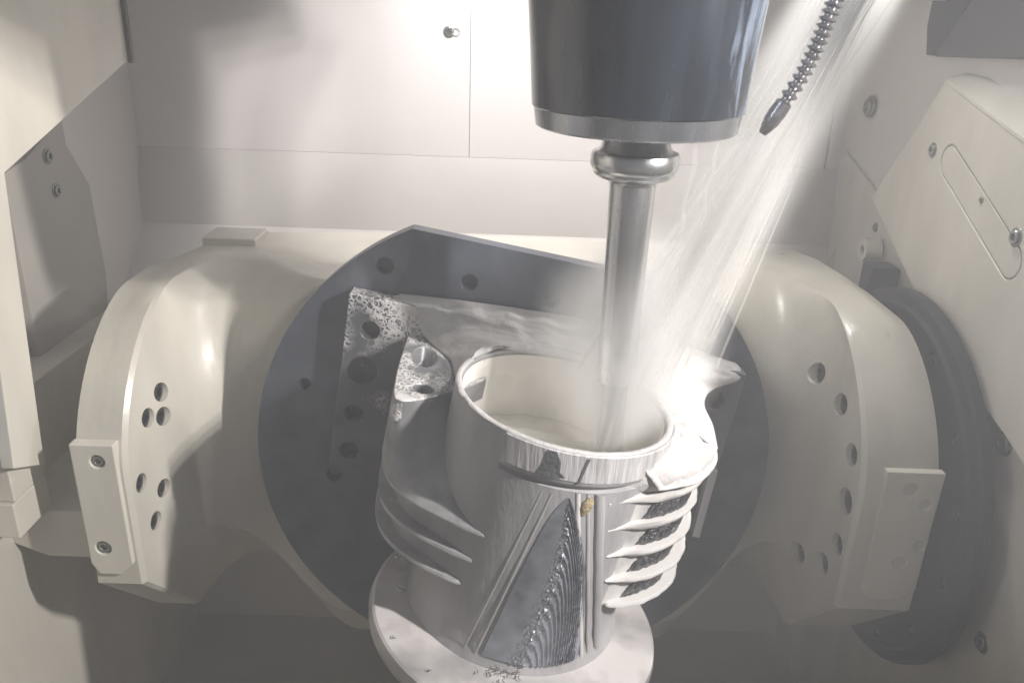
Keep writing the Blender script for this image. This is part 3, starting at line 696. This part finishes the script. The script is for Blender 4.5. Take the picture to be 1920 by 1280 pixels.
# ------------------------------------------------------------------ coolant hose: beaded metal arm
hs = thing('coolant_hose', 'thin ribbed metal coolant hose hanging diagonally right of the spindle', 'hose', (.2, -.10, .43))
A = [Vector(p) for p in ((.222, -.08, .500), (.2115, -.095, .455), (.2045, -.10, .4200), (.1925, -.10, .3785), (.1695, -.10, .3350))]
def bez(t):
    n = len(A)-1; s = t*n; i = min(n-1, int(s)); t = s-i; a, b_, c, d = A[max(0, i-1)], A[i], A[i+1], A[min(n, i+2)]
    return .5*((2*b_)+(-a+c)*t+(2*a-5*b_+4*c-d)*t*t+(-a+3*b_-3*c+d)*t**3)
bm = bmesh.new(); rs = []; N = 30
for k in range(N*4+1):
    t = k/(N*4)*.86; p = bez(t); dr = (bez(min(1, t+.01))-bez(max(0, t-.01))).normalized(); x = dr.cross(Vector((0, 1, 0))).normalized(); y = dr.cross(x)
    r = (.0062-.0010*t+.0008*max(0, t-.7))*(1.12, 1.08, .62, .62)[k % 4]
    rs.append([p+x*r*cos(2*pi*i/20)+y*r*sin(2*pi*i/20) for i in range(20)])
rings(bm, rs, True, True, True); obj('ribbed_tube', bm, HOSE, hs, smooth=35)
bm = bmesh.new(); rs = []
for k, (t, r) in enumerate([(.858, .0045), (.862, .0060), (.90, .0064), (.93, .0060), (.96, .0046), (.985, .0034), (1., .0026), (1.0, .0018)]):
    p = bez(t); dr = (bez(1)-bez(.85)).normalized(); x = dr.cross(Vector((0, 1, 0))).normalized(); y = dr.cross(x)
    rs.append([p+x*r*cos(2*pi*i/20)+y*r*sin(2*pi*i/20) for i in range(20)])
rings(bm, rs, True, True, True); obj('nozzle', bm, HOSE, hs, smooth=35)

# ------------------------------------------------------------------ coolant jets
def jet(bm, a, b_, r0, r1, sag=0, n=10, wob=0):
    a, b_ = Vector(a), Vector(b_); d = (b_-a).normalized(); x = d.cross(Vector((0, 1, .1))).normalized(); y = d.cross(x); rs = []
    sd = random.random()*50
    for k in range(n+1):
        t = k/n; p = a.lerp(b_, t)+Vector((0, 0, -sag*t*t))+x*(wob*noise.noise((t*5, sd, 0)))
        r = (r0+(r1-r0)*t)*(1+.4*noise.noise((t*9, sd, 3)))
        rs.append([p+x*r*cos(2*pi*i/6)+y*r*sin(2*pi*i/6) for i in range(6)])
    rings(bm, rs, True, True, True)
SRC = Vector((.262, -.02, .47)); TGT = Vector((.100, -.105, .160))
bm = bmesh.new()
for k in range(170):
    s_ = SRC+Vector((random.gauss(0, .012), random.gauss(0, .012), random.gauss(0, .010)))
    f = random.gauss(0, 1); t_ = TGT+Vector((.004+.021*f, random.gauss(0, .015), random.gauss(0, .014)))
    jet(bm, s_, t_, random.uniform(.0003, .0008), random.uniform(.0005, .0014), .006)
tag(obj('coolant_jets', bm, WATER, smooth=80), 'bright white coolant jets shooting from the top right corner on to the tool', 'coolant', kind='stuff')
bm = bmesh.new()
jet(bm, (.108, -.170, .340), (.104, -.168, .20), .0016, .0007, 0, 24, .003); jet(bm, (.1235, -.16, .340), (.120, -.158, .27), .0012, .0004, 0, 16, .003)
tag(obj('coolant_drips', bm, WATER, smooth=80), 'thin streams of coolant dripping off the spindle nose ring', 'coolant', kind='stuff')

# ------------------------------------------------------------------ mist
def volmat(name, col, dens, an=.2, emit=None):
    M = bpy.data.materials.new(name); M.use_nodes = True; n = M.node_tree.nodes; L = M.node_tree.links
    n.remove(n['Principled BSDF']); v = n.new('ShaderNodeVolumePrincipled')
    v.inputs['Color'].default_value = (*col, 1); v.inputs['Density'].default_value = dens; v.inputs['Anisotropy'].default_value = an
    L.new(v.outputs[0], n['Material Output'].inputs['Volume']); return M, v
def varied(M, v, base, scale, lo, hi, stretch=(1, 1, 1)):
    n = M.node_tree.nodes; L = M.node_tree.links
    tc = n.new('ShaderNodeTexCoord'); mp = n.new('ShaderNodeMapping'); mp.inputs['Scale'].default_value = stretch
    t = n.new('ShaderNodeTexNoise'); t.inputs['Scale'].default_value = scale; t.inputs['Detail'].default_value = 3
    r = n.new('ShaderNodeMapRange'); r.inputs[1].default_value = lo; r.inputs[2].default_value = hi; r.inputs[3].default_value = 0; r.inputs[4].default_value = base
    L.new(tc.outputs['Object'], mp.inputs[0]); L.new(mp.outputs[0], t.inputs['Vector']); L.new(t.outputs[0], r.inputs[0]); L.new(r.outputs[0], v.inputs['Density'])
def soft_mist(name, M4, prof, ln, dens, label, streak, col=(.985, .98, .965), power=1.6, lo=.3, hi=.7, n=48, endfade=.15, an=.3):
    """closed cone of mist in its own frame; density falls off from its axis and is broken up by noise"""
    M, v = volmat(name, col, dens, an); nd = M.node_tree.nodes; L = M.node_tree.links
    def math_(op, a, b_=None, c=None):
        q = nd.new('ShaderNodeMath'); q.operation = op
        for k, x in enumerate((a, b_, c)):
            if x is None: continue
            if isinstance(x, (int, float)): q.inputs[k].default_value = x
            else: L.new(x, q.inputs[k])
        return q.outputs[0]
    tc = nd.new('ShaderNodeTexCoord'); sx = nd.new('ShaderNodeSeparateXYZ'); L.new(tc.outputs['Object'], sx.inputs[0])
    x, y, z = sx.outputs
    r = math_('SQRT', math_('ADD', math_('MULTIPLY', x, x), math_('MULTIPLY', y, y)))
    tz = math_('DIVIDE', z, ln)
    cr_ = nd.new('ShaderNodeFloatCurve'); L.new(tz, cr_.inputs['Value']); cu = cr_.mapping.curves[0]
    rm = max(p[0] for p in prof)
    while len(cu.points) < len(prof): cu.points.new(.5, .5)
    for p, (rr, hh) in zip(cu.points, prof): p.location = (hh/ln, rr/rm)
    cr_.mapping.update()
    rr = math_('DIVIDE', r, math_('MULTIPLY', cr_.outputs[0], rm))
    f = math_('POWER', math_('MAXIMUM', math_('SUBTRACT', 1, rr), 0), power)
    e = math_('MINIMUM', math_('MAXIMUM', math_('DIVIDE', math_('SUBTRACT', 1, tz), endfade), 0), 1)
    mp = nd.new('ShaderNodeMapping'); mp.inputs['Scale'].default_value = streak; L.new(tc.outputs['Object'], mp.inputs[0])
    t = nd.new('ShaderNodeTexNoise'); t.inputs['Scale'].default_value = 1; t.inputs['Detail'].default_value = 4; L.new(mp.outputs[0], t.inputs['Vector'])
    q = nd.new('ShaderNodeMapRange'); q.inputs[1].default_value = lo; q.inputs[2].default_value = hi; L.new(t.outputs[0], q.inputs[0])
    L.new(math_('MULTIPLY', math_('MULTIPLY', math_('MULTIPLY', f, e), q.outputs[0]), dens), v.inputs['Density'])
    bm = bmesh.new(); lathe(bm, prof, (0, 0, 0), 'z', n); bmesh.ops.recalc_face_normals(bm, faces=bm.faces)
    me = bpy.data.meshes.new(name); bm.to_mesh(me); bm.free(); me.materials.append(M)
    o = link(bpy.data.objects.new(name, me)); o.matrix_world = M4; tag(o, label, 'mist', kind='stuff'); return o
d = (TGT-SRC); ln = d.length*1.06
soft_mist('spray_mist', frame(SRC, d, (0, 1, 0)), [(.040, 0), (.046, ln*.25), (.052, ln*.6), (.056, ln)], ln, 125, 'fan of fine white spray round the coolant jets', (75, 75, 5), lo=.25, hi=.6)
soft_mist('tool_mist', frame((.072, -.108, .085), (.16, .10, 1), (0, 1, 0)), [(.03, 0), (.070, .035), (.085, .075), (.085, .115), (.065, .155), (.03, .19)], .19, 165, 'cloud of white mist where the jets strike the tool above the barrel', (26, 26, 12), power=2.0, lo=.2, hi=.75, endfade=.6, an=.0)
M, v = volmat('haze', (.92, .93, .96), .20, .0)
bm = bmesh.new(); box(bm, -.9, .9, -1.1, .7, -1.5, .9); tag(obj('haze', bm, M), None, None, kind='stuff')
